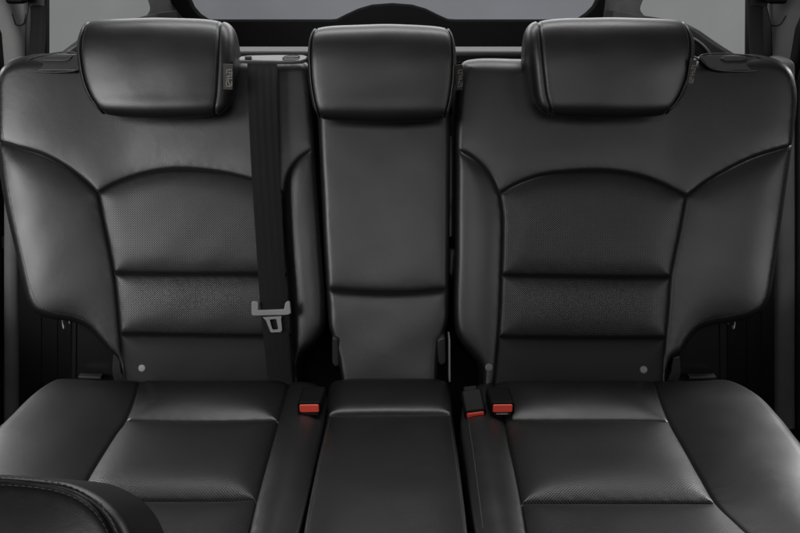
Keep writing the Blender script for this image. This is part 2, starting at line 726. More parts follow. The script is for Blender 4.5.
            me = mesh(spec.get('name', pname), vs, m_, spec['mat'], root, True, uv)
            if spec.get('label'):
                me['label'] = spec['label']
            self.parts[pname] = me

    def surf(self, u, v):
        o = self.pl.world(u, v, 0.3)
        hit = self.bvh.ray_cast(o, -self.pl.n)
        if hit[0] is None:
            return None, None
        return hit[0], hit[1]

    def stitch(self, name, curves, parent, mat, pitch=0.0046, length=0.0033, r=0.00045):
        """thread laid along curves given in plane metres"""
        for c in curves:
            mb = MB()
            c = np.array(c)
            seg = np.linalg.norm(np.diff(c, axis=0), axis=1)
            s = np.concatenate([[0], np.cumsum(seg)])
            t = 0.0
            while t + length < s[-1]:
                P = []
                for k in (0, 0.5, 1):
                    q = t + length * k
                    u, v = np.interp(q, s, c[:, 0]), np.interp(q, s, c[:, 1])
                    p, n = self.surf(float(u), float(v))
                    if p is None:
                        break
                    P.append(p + n * (0.0003 if k == 0.5 else -0.0002))
                if len(P) == 3:
                    mb.tube(P, [r * 0.7, r, r * 0.7], 5)
                t += pitch
            mb.build(name, mat, parent)

    def px_curve(self, pts, off=0.0, step=0.003):
        return catmull([self.pl.uv(x, y, off) for x, y in pts], step)

    def beside(self, curve, d):
        c = np.array(curve)
        t = np.gradient(c, axis=0)
        t /= np.linalg.norm(t, axis=1)[:, None] + 1e-12
        return c + np.stack([-t[:, 1], t[:, 0]], 1) * d


BACK = Plane((0, 1.249, 0.332), (0, math.sin(R_(24)), math.cos(R_(24))))
SEAT = Plane((0, 1.249, 0.332), (0, math.cos(R_(8)), -math.sin(R_(8))))
SK = (0.012, 0.035, 0.075, 0.11)


def wing(sign, x0, amp):
    """outer bolsters come forward"""
    def f(u, v):
        t = np.clip((sign * u - x0) / 0.2, 0, 1)
        return amp * t * t * (3 - 2 * t)
    return f


# ---- left wide backrest
lb = thing('rear_backrest', (-0.39, 1.30, 0.33),
           'wide black leather rear backrest on the left, with the belt guide and belt on it',
           'backrest', 'wide rear backrests')
L_out = [(30, 57, .03), (60, 54, .032), (150, 55, .034), (245, 57, .03), (285, 57, .026), (303, 59, .022), (310, 67, .017),
         (311, 90, .012), (312.5, 118, .010), (316.5, 180, .009), (321.5, 250, .009), (325, 308, .010), (324, 328, .012), (315, 343, .012),
         (303, 354, .012), (297, 366, .012), (296, 400, .01), (200, 402, .01), (126, 400, .01),
         (121, 372, .011), (116, 358, .012), (108, 351, .013), (98, 340, .014), (88, 329, .014), (74, 322, .014), (54, 319, .014), (40, 314, .014),
         (32, 304, .014), (26, 283, .014), (20, 255, .014), (11, 216, .014), (4, 176, .014), (1, 140, .016), (0, 105, .018), (1, 82, .02), (8, 68, .024)]
L_seams = [
    [(-1, 142), (20, 148), (45, 155), (65, 165), (85, 180), (98, 193)],
    [(98, 193), (115, 183), (140, 174), (170, 169), (205, 170), (235, 175), (262, 183), (283, 193)],
    [(283, 193), (287, 175), (297, 160), (314, 147)],
    [(98, 193), (103, 220), (108, 245), (113, 273), (116, 300), (119, 334), (121, 357), (123, 380), (126, 401)],
    [(283, 193), (283, 220), (285, 248), (288, 275), (290, 305), (292, 336), (294, 360), (296, 401)],
    [(113, 273), (180, 274), (240, 274), (288, 275)],
    [(119, 334), (180, 335), (240, 336), (292, 336)],
]
L_pan = [
    ('shoulder_panel', dict(seed=(170, 140), amp=.0035, lam=.018, mat=M['leather'])),
    ('outer', dict(name='bolster', seed=(60, 240), amp=.011, lam=.034, mat=M['leather'], label='wide outer bolster beside the door')),
    ('inner', dict(name='bolster', seed=(302, 250), amp=.008, lam=.016, mat=M['leather'], label='narrow inner bolster next to the centre seat')),
    ('insert1', dict(name='perforated_insert', seed=(190, 230), amp=.007, lam=.018, mat=M['perf'])),
    ('insert2', dict(name='perforated_insert', seed=(190, 305), amp=.007, lam=.018, mat=M['perf'])),
    ('lower_flap', dict(seed=(190, 360), amp=.009, lam=.02, mat=M['shaded_vinyl'])),
]
UL = Upholstery(lb, BACK, L_out, L_seams, L_pan, SK, off=0.005, base=wing(-1, 0.42, 0.022))
edge = UL.px_curve([(9, 80), (8, 110), (10, 142), (14, 180), (21, 220), (29, 256), (36, 285), (41, 299), (48, 308), (60, 313), (76, 316), (91, 323), (102, 334), (111, 345)])
UL.stitch('edge_stitching', [edge], UL.parts['outer'], M['thread'])

# ---- right wide backrest
rb = thing('rear_backrest', (0.38, 1.30, 0.33),
           'wide black leather rear backrest on the right, nothing hanging over it',
           'backrest', 'wide rear backrests')
R_out = [(463, 61, .022), (475, 57, .03), (530, 57, .034), (640, 57, .034), (720, 55, .032), (757, 56, .03), (777, 63, .026), (788, 74, .022), (793, 95, .018),
         (791, 125, .016), (788, 148, .014), (783, 185, .014), (777, 228, .014), (771, 270, .014), (766, 298, .014), (758, 312, .014), (745, 319, .014),
         (728, 323, .014), (712, 325, .014), (700, 330, .014), (690, 341, .014), (682, 353, .013), (672, 359, .012), (667, 374, .011),
         (664, 400, .01), (580, 402, .01), (486, 400, .01),
         (481, 368, .012), (471, 354, .012), (461, 342, .012), (455.5, 328, .010), (455.5, 250, .009), (456, 180, .009), (456.5, 110, .011), (458, 75, .017)]
R_seams = [
    [(455, 147), (475, 158), (490, 173), (500, 193)],
    [(500, 193), (515, 184), (540, 175), (570, 171), (605, 170), (635, 174), (660, 182), (687, 196)],
    [(687, 196), (705, 182), (725, 170), (750, 158), (789, 146)],
    [(500, 193), (503, 215), (503, 245), (502, 275), (501, 305), (499, 337), (497, 360), (493, 401)],
    [(687, 196), (682, 225), (676, 255), (672, 277), (670, 305), (667, 338), (665, 360), (664, 401)],
    [(502, 275), (560, 276), (620, 277), (672, 277)],
    [(499, 337), (560, 338), (620, 338), (667, 338)],
]
R_pan = [
    ('shoulder_panel', dict(seed=(600, 140), amp=.0035, lam=.018, mat=M['leather'])),
    ('outer', dict(name='bolster', seed=(730, 240), amp=.011, lam=.034, mat=M['leather'], label='wide outer bolster beside the door')),
    ('inner', dict(name='bolster', seed=(478, 250), amp=.008, lam=.016, mat=M['leather'], label='narrow inner bolster next to the centre seat')),
    ('insert1', dict(name='perforated_insert', seed=(590, 230), amp=.007, lam=.018, mat=M['perf'])),
    ('insert2', dict(name='perforated_insert', seed=(590, 305), amp=.007, lam=.018, mat=M['perf'])),
    ('lower_flap', dict(seed=(580, 362), amp=.009, lam=.02, mat=M['shaded_vinyl'])),
]
UR = Upholstery(rb, BACK, R_out, R_seams, R_pan, SK, off=0.005, base=wing(1, 0.42, 0.022))
edge = UR.px_curve([(784, 80), (784, 110), (782, 148), (776, 186), (770, 228), (764, 268), (758, 296), (751, 306), (742, 312), (726, 316), (710, 319), (696, 324), (685, 335), (677, 346)])
UR.stitch('edge_stitching', [edge], UR.parts['outer'], M['thread'])

# ---- centre backrest (folds down as an armrest)
cb = thing('rear_backrest', (-0.02, 1.29, 0.33),
           'narrow black leather centre backrest between the two wide ones, with one low curved seam',
           'backrest')
C_out = [(326, 62, .02), (387, 60, .02), (443, 62, .02), (449, 75, .014), (450, 120, .011), (450, 200, .011), (449.5, 260, .011), (449, 300, .012), (448, 320, .010),
         (444, 333, .009), (439, 345, .008), (437.5, 360, .008), (437, 376, .008), (435, 388, .008), (390, 389, .01), (345, 388, .008), (341, 376, .008),
         (338, 357, .008), (333.5, 341, .009), (329, 327, .010), (327, 305, .012), (324, 255, .011), (321, 190, .011), (318, 125, .011), (317, 80, .014)]
C_seams = [[(326, 289), (350, 291.5), (387, 293), (420, 292), (450, 289)]]
C_pan = [('upper_panel', dict(seed=(387, 200), amp=.003, lam=.012, mat=M['leather'])),
         ('lower_panel', dict(seed=(387, 340), amp=.003, lam=.012, mat=M['leather']))]
UC = Upholstery(cb, BACK, C_out, C_seams, C_pan, SK, off=0.0, groove=0.003, gw=0.003)

# ---- seat cushions
ls = thing('seat_cushion', (-0.4, 1.0, 0.2), 'wide black leather rear seat cushion on the left, partly behind the front seat corner',
           'seat cushion', 'wide rear seat cushions')
SKC = (0.02, 0.06, 0.13)
LS_out = [(72, 382, .014), (110, 381.5, .012), (200, 381.5, .012), (290, 382, .012), (318, 385, .012), (327, 392, .01), (325, 415, .005), (315, 461, .005), (298, 533, .005),
          (285, 590, .02), (270, 610, .03), (150, 614, .03), (0, 612, .03), (-75, 600, .03), (-82, 560, .03), (-62, 510, .035), (-32, 465, .035),
          (0, 431, .032), (30, 402, .028), (54, 386, .02)]
LS_seams = [
    [(138, 380), (133, 398), (125, 417), (116, 429), (99, 455), (80, 487), (60, 525), (30, 614)],
    [(288.5, 380), (284, 396), (278, 417), (270, 446), (262, 474), (255, 500), (246, 540), (232, 613)],
    [(125, 417), (170, 418), (230, 418), (278, 417)],
    [(78, 491), (130, 496), (200, 497), (256, 496)],
]
LS_pan = [
    ('outer', dict(name='bolster', seed=(60, 430), amp=.022, lam=.04, mat=M['leather'], label='wide outer bolster beside the door')),
    ('inner', dict(name='bolster', seed=(290, 460), amp=.014, lam=.022, mat=M['leather'], label='narrow inner bolster next to the centre seat')),
    ('in0', dict(name='perforated_insert', seed=(200, 400), amp=.012, lam=.017, mat=M['perf'])),
    ('in1', dict(name='perforated_insert', seed=(190, 450), amp=.017, lam=.026, mat=M['perf'])),
    ('in2', dict(name='perforated_insert', seed=(160, 540), amp=.017, lam=.026, mat=M['perf'])),
]
ULS = Upholstery(ls, SEAT, LS_out, LS_seams, LS_pan, SKC, off=0.006, base=wing(-1, 0.45, 0.012))

rs = thing('seat_cushion', (0.4, 1.0, 0.2), 'wide black leather rear seat cushion on the right, its whole back half in view',
           'seat cushion', 'wide rear seat cushions')
RS_out = [(467, 392, .01), (476, 386, .012), (500, 382.5, .012), (600, 382, .012), (690, 382, .012), (728, 384, .016), (763, 404, .028), (786, 427, .032), (803, 448, .035), (835, 490, .035),
          (866, 545, .03), (875, 590, .03), (850, 612, .03), (700, 614, .03), (560, 612, .03), (492, 605, .025), (485, 570, .012), (476, 533, .005), (467, 470, .005), (460.5, 417, .005)]
RS_seams = [
    [(495, 381), (499, 398), (504, 417), (509, 440), (516, 470), (522, 500), (530, 545), (545, 613)],
    [(656, 381), (661, 398), (670, 419), (686, 447), (702, 475), (717, 499), (742, 523), (775, 553), (820, 613)],
    [(504, 417), (560, 417), (620, 417), (669, 418)],
    [(522, 499), (590, 499), (650, 499), (717, 499)],
]
RS_pan = [
    ('outer', dict(name='bolster', seed=(740, 440), amp=.022, lam=.04, mat=M['leather'], label='wide outer bolster beside the door')),
    ('inner', dict(name='bolster', seed=(495, 470), amp=.014, lam=.022, mat=M['leather'], label='narrow inner bolster next to the centre seat')),
    ('in0', dict(name='perforated_insert', seed=(580, 400), amp=.012, lam=.017, mat=M['perf'])),
    ('in1', dict(name='perforated_insert', seed=(600, 455), amp=.017, lam=.026, mat=M['perf'])),
    ('in2', dict(name='perforated_insert', seed=(620, 550), amp=.017, lam=.026, mat=M['perf'])),
]
URS = Upholstery(rs, SEAT, RS_out, RS_seams, RS_pan, SKC, off=0.006, base=wing(1, 0.45, 0.012))
URS.stitch('edge_stitching', [URS.px_curve([(468, 420), (475, 470), (483, 533)])], URS.parts['inner'], M['thread'])

cs = thing('seat_cushion', (-0.02, 1.0, 0.2), 'narrow flat black leather seat cushion in the middle with one cross seam near its back',
           'seat cushion')
CS_out = [(331, 382, .01), (345, 379.5, .01), (390, 379, .01), (435, 379.5, .01), (447, 381.5, .01), (450, 388, .006), (453, 415, .005), (459.5, 461, .005), (468.5, 533, .005), (477, 600, .02),
          (470, 613, .03), (390, 615, .03), (300, 613, .03), (292, 600, .02), (302.5, 533, .005), (316.5, 461, .005), (326.5, 415, .005), (328, 390, .006)]
CS_seams = [[(326.5, 412), (350, 411), (390, 410.5), (430, 410.5), (452.5, 411)]]
CS_pan = [('back_panel', dict(seed=(390, 395), amp=.008, lam=.012, mat=M['leather'])),
          ('seat_panel', dict(seed=(390, 480), amp=.012, lam=.03, mat=M['leather']))]
UCS = Upholstery(cs, SEAT, CS_out, CS_seams, CS_pan, SKC, off=0.006, groove=0.004, gw=0.0035)
UCS.stitch('edge_stitching', [UCS.px_curve([(330, 418), (321, 461), (308.5, 533)]), UCS.px_curve([(449.5, 418), (455.5, 461), (464, 533)])],
           UCS.parts['seat_panel'], M['dark_thread'])

# ---- corner of the front seat, bottom left
FS = Plane(at_y(60, 530, 0.60), (0, math.sin(R_(36)), math.cos(R_(36))))
fs = thing('front_seat', FS.world(-0.1, -0.25), 'shoulder of a black leather front seat with stitched edge, at the bottom left',
           'car seat')
FS_out = [(-60, 474, .006), (0, 476, .007), (40, 479, .008), (70, 483, .01), (90, 491, .012), (107, 502, .013), (120, 516, .014), (130, 535, .014), (143, 580, .014), (158, 680, .014),
          (60, 700, .02), (-120, 700, .02), (-150, 600, .02), (-130, 500, .02)]
FS_seams = [[(-133, 510), (-90, 487), (-60, 482), (0, 481), (35, 483.5), (60, 488), (78, 495), (94, 506), (105, 519), (113, 535), (124, 580), (134, 640), (142, 690)]]
FS_pan = [('front_panel', dict(seed=(20, 560), amp=.016, lam=.035, mat=M['leather'])),
          ('side_panel', dict(seed=(141, 570), amp=.004, lam=.01, mat=M['leather']))]
UFS = Upholstery(fs, FS, FS_out, FS_seams, FS_pan, (0.01, 0.03, 0.06, 0.1), off=0.0, step=0.0022, grid=0.0045, groove=0.0028, gw=0.0022)
sc_ = catmull([FS.uv(x, y) for x, y in FS_seams[0][2:]], 0.002)
UFS.stitch('edge_stitching', [UFS.beside(sc_, 0.0032), UFS.beside(sc_, -0.0032)], UFS.parts['front_panel'], M['thread'],
           pitch=0.0056, length=0.004, r=0.00055)


# ------------------------------------------------------------------ headrests
def headrest(root, lseam, rseam, ytop, ybot, front, lean, depth=0.105, bulge=(0.012, 0.012), tagpx=None):
    pl = BACK
    vt, vb = pl.uv(400, ytop, front - 0.02)[1], pl.uv(400, ybot, front - 0.005)[1]
    H = vt - vb
    prof = [(.0075, .055), (.0075, .20), (.005, .5), (.001, .66), (-.005, .79), (-.015, .895), (-.031, .97), (-.052, 1.0), (-.076, .97), (-.095, .85),
            (-depth, .62), (-depth, .42), (-.094, .30), (-.07, .2), (-.04, .105), (-.010, .008), (.002, .010)]
    P = catmull([(n + 0.0, t * H) for n, t in prof], 0.004, closed=True)
    ln = [pl.uv(x, y, front) for x, y in lseam]
    rn = [pl.uv(x, y, front) for x, y in rseam]

    def edge_at(tab, v):
        tab = sorted(tab, key=lambda q: q[1])
        return float(np.interp(v, [q[1] for q in tab], [q[0] for q in tab]))
    np_ = len(P)
    nn = P[:, 0] + front + lean * (P[:, 1] / H)
    vv = P[:, 1] + vb
    ul = np.array([edge_at(ln, v) for v in vv])
    ur = np.array([edge_at(rn, v) for v in vv])
    for a in (ul, ur):                               # soften kinks
        for _ in range(8):
            a[:] = (np.roll(a, 1) + a * 2 + np.roll(a, -1)) / 4
    cn, cv = nn.mean(), vv.mean()
    tv = np.gradient(np.stack([nn, vv], 1), axis=0)
    # outward normals of the profile
    nxt, prv = np.stack([np.roll(nn, -1), np.roll(vv, -1)], 1), np.stack([np.roll(nn, 1), np.roll(vv, 1)], 1)
    tg = nxt - prv
    tg /= np.linalg.norm(tg, axis=1)[:, None]
    on = np.stack([tg[:, 1], -tg[:, 0]], 1)
    if ((on * np.stack([nn - cn, vv - cv], 1)).sum(1)).mean() < 0:
        on = -on
    # middle wrap
    sts = [0, .004, .009, .016, .026, .045] + list(np.linspace(.075, .925, 26)) + [.955, .974, .984, .991, .996, 1]
    vs, fs = [], []
    for s in sts:
        w = 0.14
        d = min(s, 1 - s) * w
        ins = 0.0032 * math.exp(-d / 0.0016) + 0.0065 * math.exp(-d / 0.022) - 0.006
        for k in range(np_):
            u = ul[k] * (1 - s) + ur[k] * s
            wob = 0.00022 * math.sin(u * 70 + vv[k] * 40) + 0.0002 * math.sin(u * 33 - vv[k] * 90)
            vs.append(pl.world(u, vv[k] - on[k, 1] * (ins - wob), nn[k] - on[k, 0] * (ins - wob)))
    m = len(sts)
    for i in range(m - 1):
        for k in range(np_):
            k2 = (k + 1) % np_
            fs.append((i * np_ + k, i * np_ + k2, (i + 1) * np_ + k2, (i + 1) * np_ + k))
    wrap = mesh('headrest', vs, fs, M['leather'], root, recalc=True)
    bw = BVHTree.FromPolygons(vs, fs)
    # end caps
    trees = {}
    for side, ue, b in ((-1, ul, bulge[0]), (1, ur, bulge[1])):
        vs, fs = [], []
        rings = []
        rad = 0.024
        for th in (0, 6, 12, 20, 30, 42, 55, 70, 90):
            rings.append((rad * (1 - math.cos(R_(th))) + 0.0028 * math.exp(-th / 5), b * math.sin(R_(th))))
        rings += [(0.034, b * 1.06), (0.042, b * 1.08)]
        for ins, outw in rings:
            for k in range(np_):
                sx = max(0.0, 1 - ins / 0.052)
                n_ = cn + (nn[k] - cn) * sx if ins > 0.03 else nn[k] - on[k, 0] * ins
                v_ = cv + (vv[k] - cv) * sx if ins > 0.03 else vv[k] - on[k, 1] * ins
                vs.append(pl.world(ue[k] + side * outw, v_, n_))
        for i in range(len(rings) - 1):
            for k in range(np_):
                k2 = (k + 1) % np_
                fs.append((i * np_ + k, i * np_ + k2, (i + 1) * np_ + k2, (i + 1) * np_ + k))
        fs.append(tuple((len(rings) - 1) * np_ + k for k in range(np_)))
        mesh('side_panel', vs, fs, M['leather'], wrap, recalc=True)
        trees[side] = BVHTree.FromPolygons(vs, fs)
    # twin stitching either side of both seams
    tot = np.concatenate([[0], np.cumsum(np.linalg.norm(np.diff(np.vstack([P, P[:1]]), axis=0), axis=1))])
    front_k = [k for k in range(np_)]
    for side, ue in ((-1, ul), (1, ur)):
        for inset, tree in ((0.0042, bw), (-0.003, trees[side])):
            mb = MB()
            t = 0.0
            while t < tot[-1] - 0.004:
                pts = []
                for f in (0, .5, 1):
                    q = t + 0.0034 * f
                    n_, v_, u_ = (float(np.interp(q, tot, np.append(a, a[0]))) for a in (nn, vv, ue))
                    p = pl.world(u_ - side * inset, v_, n_)
                    hit = tree.find_nearest(p)
                    c = hit[0]
                    out = (pl.world(u_, v_, n_) - pl.world(u_, float(cv), float(cn))).normalized()
                    pts.append(c + out * (0.0004 if f == .5 else -0.0001))
                mb.tube(pts, [.0003, .00045, .0003], 5)
                t += 0.0047
            mb.build('edge_stitching', M['thread'], wrap)
    # posts down into the backrest
    for u in (0.3, 0.7):
        mp = MB()
        uu = ul.mean() * (1 - u) + ur.mean() * u
        mp.tube([pl.world(uu, vb + 0.03, front - 0.06), pl.world(uu, vb - 0.05, front - 0.06)], 0.006, 12)
        mp.build('post', M['steel'], wrap)
    # woven tag sewn into the seam
    if tagpx:
        (x0, y0), (x1, y1), (x2, y2), (x3, y3), yw = tagpx
        q = [at_y(x, y, yw) for x, y in ((x0, y0), (x1, y1), (x2, y2), (x3, y3))]
        mt = MB()
        mt.prism(q, (0, 0.0022, 0), bevel=0.0007)
        e1, e2 = q[1] - q[0], q[3] - q[0]

        def T(a, b):
            return q[0] + e1 * a + e2 * b + Vector((0, -0.0009, 0))
        strokes = [((.38, .22), (.9, .20)), ((.38, .22), (.38, .36)), ((.55, .30), (.9, .36)), ((.9, .28), (.9, .42)),
                   ((.38, .48), (.92, .44)), ((.62, .40), (.62, .58)), ((.38, .58), (.92, .54)),
                   ((.36, .66), (.36, .86)), ((.36, .86), (.9, .84)), ((.9, .84), (.9, .68)), ((.55, .68), (.75, .80)), ((.36, .66), (.6, .64))]
        for a, b in strokes:
            A_, B_ = T(*a), T(*b)
            mt.box((A_ + B_) / 2, (B_ - A_) / 2 + (B_ - A_).normalized() * 0.0004, Vector((0, 0.0005, 0)),
                   (B_ - A_).normalized().cross(Vector((0, 1, 0))) * 0.00065, 0, 1)
        mt.build('tag', [M['tag'], M['tagink']], wrap, smooth=False)
    return wrap


headrest(lb, [(84, 24), (81.5, 42), (83, 60), (86, 80), (92, 97), (103, 112), (106, 116)], [(219, 20), (220, 40), (220, 62), (218, 95), (215, 112), (214, 117)],
         19.5, 115, 0.055, 0.014, bulge=(0.010, 0.020), tagpx=((223, 64), (233, 64.5), (232.5, 90), (223, 89.5), 1.372))
headrest(cb, [(316, 27), (312.5, 38), (311.5, 60), (312.5, 85), (316, 107), (321, 120)], [(447, 27), (451, 38), (452.5, 60), (451.5, 85), (448, 107), (444, 120)],
         29.5, 119, 0.05, 0.032, bulge=(0.006, 0.006), tagpx=((455.5, 65), (463, 64.5), (462.5, 90), (455.5, 90.5), 1.40))
headrest(rb, [(539, 20), (539, 40), (541, 62), (545, 95), (550, 112), (552, 117)], [(684, 24), (688, 42), (687, 60), (684, 80), (678, 97), (667, 112), (664, 116)],
         21.5, 115, 0.055, 0.026, bulge=(0.020, 0.010), tagpx=((690.5, 59), (697, 60.5), (693, 87), (686, 85.5), 1.372))


# ------------------------------------------------------------------ backrest fittings
def disc(mb, c, n, r, h, mi=0, seg=24, dome=0.3):
    n = Vector(n).normalized()
    a = n.orthogonal().normalized()
    b = n.cross(a)
    vs, fs = [], []
    rings = [(1, 0), (1, .6), (.93, .9), (.75, 1.0), (.4, 1.0 + dome * .5)]
    for rr, hh in rings:
        for k in range(seg):
            w = 2 * math.pi * k / seg
            vs.append(Vector(c) + a * r * rr * math.cos(w) + b * r * rr * math.sin(w) + n * h * hh)
    for i in range(len(rings) - 1):
        for k in range(seg):
            fs.append((i * seg + k, i * seg + (k + 1) % seg, (i + 1) * seg + (k + 1) % seg, (i + 1) * seg + k))
    fs.append(tuple((len(rings) - 1) * seg + k for k in range(seg)))
    mb.add(vs, fs, mi)


for U, root, pts in ((UL, lb, [(142.5, 368), (299, 364.5)]), (UR, rb, [(489, 367.5), (643, 369.5)])):
    for x, y in pts:
        u, v = BACK.uv(x, y, 0.004)
        p, n = U.surf(u, v)
        if p is None:
            continue
        mb = MB()
        disc(mb, p - n * 0.0005, n, 0.0062, 0.0016, dome=0.1)
        mb.build('snap_button', M['silver'], U.parts['lower_flap'])


def release(root, U, pts_plate, pts_slot, xc):
    """moulded release-handle plate let into the top of the backrest"""
    a = U.bvh.ray_cast(CAM, ray(xc, 71).normalized())[0]
    c = U.bvh.ray_cast(CAM, ray(xc, 60).normalized())[0]
    y, dz = a.y, (c.y - a.y) / 11
    mb = MB()
    P = [at_y(px, py, y + dz * (71 - py)) for px, py in pts_plate]
    n = Vector((1, 0, 0)).cross(c - a)
    n.x = 0
    n.normalize()
    n = n if n.z > 0 else -n
    mb.prism([p + n * 0.003 for p in P], n * -0.012, bevel=0.002)
    plate = mb.build('handle_plate', M['trim'], root)
    loop = catmull([tuple(p + n * 0.0028) for p in P], 0.003, closed=True)
    mr = MB()
    mr.tube([Vector(q) for q in loop], 0.0011, 6, closed=True)
    mr.build('rim', M['trim'], plate)
    mh = MB()
    S = [at_y(px, py, y + dz * (71 - py)) for px, py in pts_slot]
    mh.prism([p + n * 0.0052 for p in S], n * -0.006, bevel=0.0015)
    mh.build('release_handle', M['trim'], plate)


release(lb, UL, [(23, 67.5), (29, 61), (40, 57), (78, 55), (82, 68), (76, 71.5), (30, 71.5)],
        [(43, 61), (48, 58), (74, 57.5), (71, 61), (66, 62.5), (45, 62.5)], 52)
release(rb, UR, [(703, 55.5), (748, 56.5), (762, 60), (766, 66), (761, 70.5), (720, 71.5), (708, 68), (699, 58)],
        [(722, 58), (746, 58), (746, 61), (742, 62), (724, 62.5), (719, 60)], 740)

# belt guide on the top edge of the left backrest
GY = 1.405
mg = MB()
ring = [(240, 63), (238, 61), (241, 58.5), (250, 57.5), (275, 57), (303, 57), (308, 58.5), (307, 61.5), (301, 63.5), (290, 64), (280, 64)]
gp = [at_y(x, y, GY + 0.002 * (64 - y)) for x, y in ring]
mg.prism([p + Vector((0, -.002, .004)) for p in gp], Vector((0, 0.006, -0.006)), bevel=0.0022, seg=4)
guide = mg.build('belt_guide', M['silver'], lb)
ms = MB()
sl = [at_y(x, y, GY + 0.002 * (64 - y)) for x, y in ((245, 60.2), (252, 59.8), (252, 62.4), (246, 62.6))]
ms.prism([p + Vector((0, -.0035, .0062)) for p in sl], Vector((0, 0.002, -0.002)), bevel=0.0004)
ms.build('slot', M['gloss'], guide)
mc = MB()
lp = [at_y(x, y, GY + 0.002 * (64 - y)) + Vector((0, -.003, .0052)) for x, y in ((283, 61.2), (287, 59.2), (297, 58.8), (300, 59.6), (296, 61.2))]
mc.tube([Vector(q) for q in catmull([tuple(p) for p in lp], 0.002, closed=True)], 0.0009, 6, closed=True)
mc.build('clip', M['trim'], guide)


# ------------------------------------------------------------------ belts
def strap(mb, left, right, thick, side_n, mi=0):
    """webbing between two matching edge polylines of world points"""
    n = len(left)
    vs, uv, fs = [], [], []
    s = 0.0
    K = 8
    for i in range(n):
        if i:
            s += ((left[i] + right[i]) / 2 - (left[i - 1] + right[i - 1]) / 2).length
        w = (right[i] - left[i]).length
        for face in (0, 1):
            for k in range(K + 1):
                t = k / K
                cr = 0.0008 * math.sin(math.pi * t)
                vs.append(left[i] * (1 - t) + right[i] * t + side_n * (cr + (thick if face == 0 else 0)))
                uv.append((t * w, s))
    st = 2 * (K + 1)
    for i in range(n - 1):
        a, b = i * st, (i + 1) * st
        for k in range(K):
            fs.append((a + k, a + k + 1, b + k + 1, b + k))
            fs.append((a + K + 1 + k + 1, a + K + 1 + k, b + K + 1 + k, b + K + 1 + k + 1))
        fs.append((a, b, b + K + 1, a + K + 1))
        fs.append((a + K, a + 2 * K + 1, b + 2 * K + 1, b + K))
    mb.add(vs, fs, mi, uv)


belt = thing('seat_belt', BACK.world(-0.24, 0.2, 0.03), 'black centre seat belt hanging down the front of the left backrest with its grey tongue',
             'seat belt', 'rear seat belts')
EL = [(247.5, 60), (247.5, 70), (248, 90), (249, 120), (250.5, 150), (252, 180), (254, 210), (256, 240), (258, 270), (260, 300), (262, 325), (265, 350), (268, 376), (269, 386)]
ER = [(277, 60), (277.3, 70), (277.6, 90), (278.5, 120), (279.5, 150), (280.5, 180), (282, 210), (283.5, 240), (285, 270), (287, 300), (288.5, 325), (290, 350), (292, 376), (293, 386)]


def on_belt(x, y, lift=0.0):
    tab_y = [58, 64, 75, 100, 170, 300, 340, 386]
    tab_h = [0.016, .024, .026, .026, .027, .028, .022, .014]
    hgt = float(np.interp(y, tab_y, tab_h)) + lift
    u, v = BACK.uv(x, y, hgt)
    return BACK.world(u, v, hgt)


mw = MB()
EL_, ER_ = catmull(EL, 4), catmull(ER, 4)
m = min(len(EL_), len(ER_))
ts = np.linspace(0, 1, 90)


def resamp(c, t):
    s = np.linspace(0, 1, len(c))
    return np.interp(t, s, c[:, 0]), np.interp(t, s, c[:, 1])


LW = [on_belt(*resamp(EL_, t)) for t in ts]
RW = [on_belt(*resamp(ER_, t)) for t in ts]
strap(mw, LW, RW, 0.0013, BACK.n)
mw.build('webbing', M['web'], belt)
# tongue: plastic-clad yoke the webbing runs through, and the steel plate with its eye
mt = MB()


def yoke(pts, th, bev, mb, lift):
    P = [on_belt(x, y, lift) for x, y in pts]
    mb.prism(P, BACK.n * -th, bevel=bev)


yoke([(251.3, 302.5), (252.5, 301), (257.5, 301.2), (258.5, 303), (258.3, 310), (284, 309), (285, 303), (288, 300.5), (290, 301.5), (291, 313.5), (287, 315), (252.5, 316), (251.3, 314)],
     0.007, 0.0016, mt, 0.009)
tong = mt.build('tongue', M['greyplastic'], belt)
me_ = MB()
o_ = [(262.5, 317), (281.5, 316), (281, 319.5), (282, 330), (280.5, 332), (271.5, 332.5), (270, 331), (266, 320.5)]
i_ = [(269.8, 319.4), (276.2, 319.0), (276.5, 320), (278.2, 328.6), (277.2, 329.4), (272.8, 329.6), (272, 328.6), (270, 321)]
n_ = 8
for lift0, flip in ((0.0075, 0), (0.0048, 1)):
    pass
ov_ = [on_belt(x, y, 0.0078) for x, y in o_]
iv_ = [on_belt(x, y, 0.0078) for x, y in i_]
dn = BACK.n * -0.0026
vs = ov_ + iv_ + [p + dn for p in ov_] + [p + dn for p in iv_]
fs_ = []
for k in range(n_):
    j = (k + 1) % n_
    fs_ += [(k, j, n_ + j, n_ + k), (2 * n_ + j, 2 * n_ + k, 3 * n_ + k, 3 * n_ + j), (j, k, 2 * n_ + k, 2 * n_ + j), (n_ + k, n_ + j, 3 * n_ + j, 3 * n_ + k)]
mesh('plate', vs, fs_, M['steel'], tong, smooth=False, recalc=True)

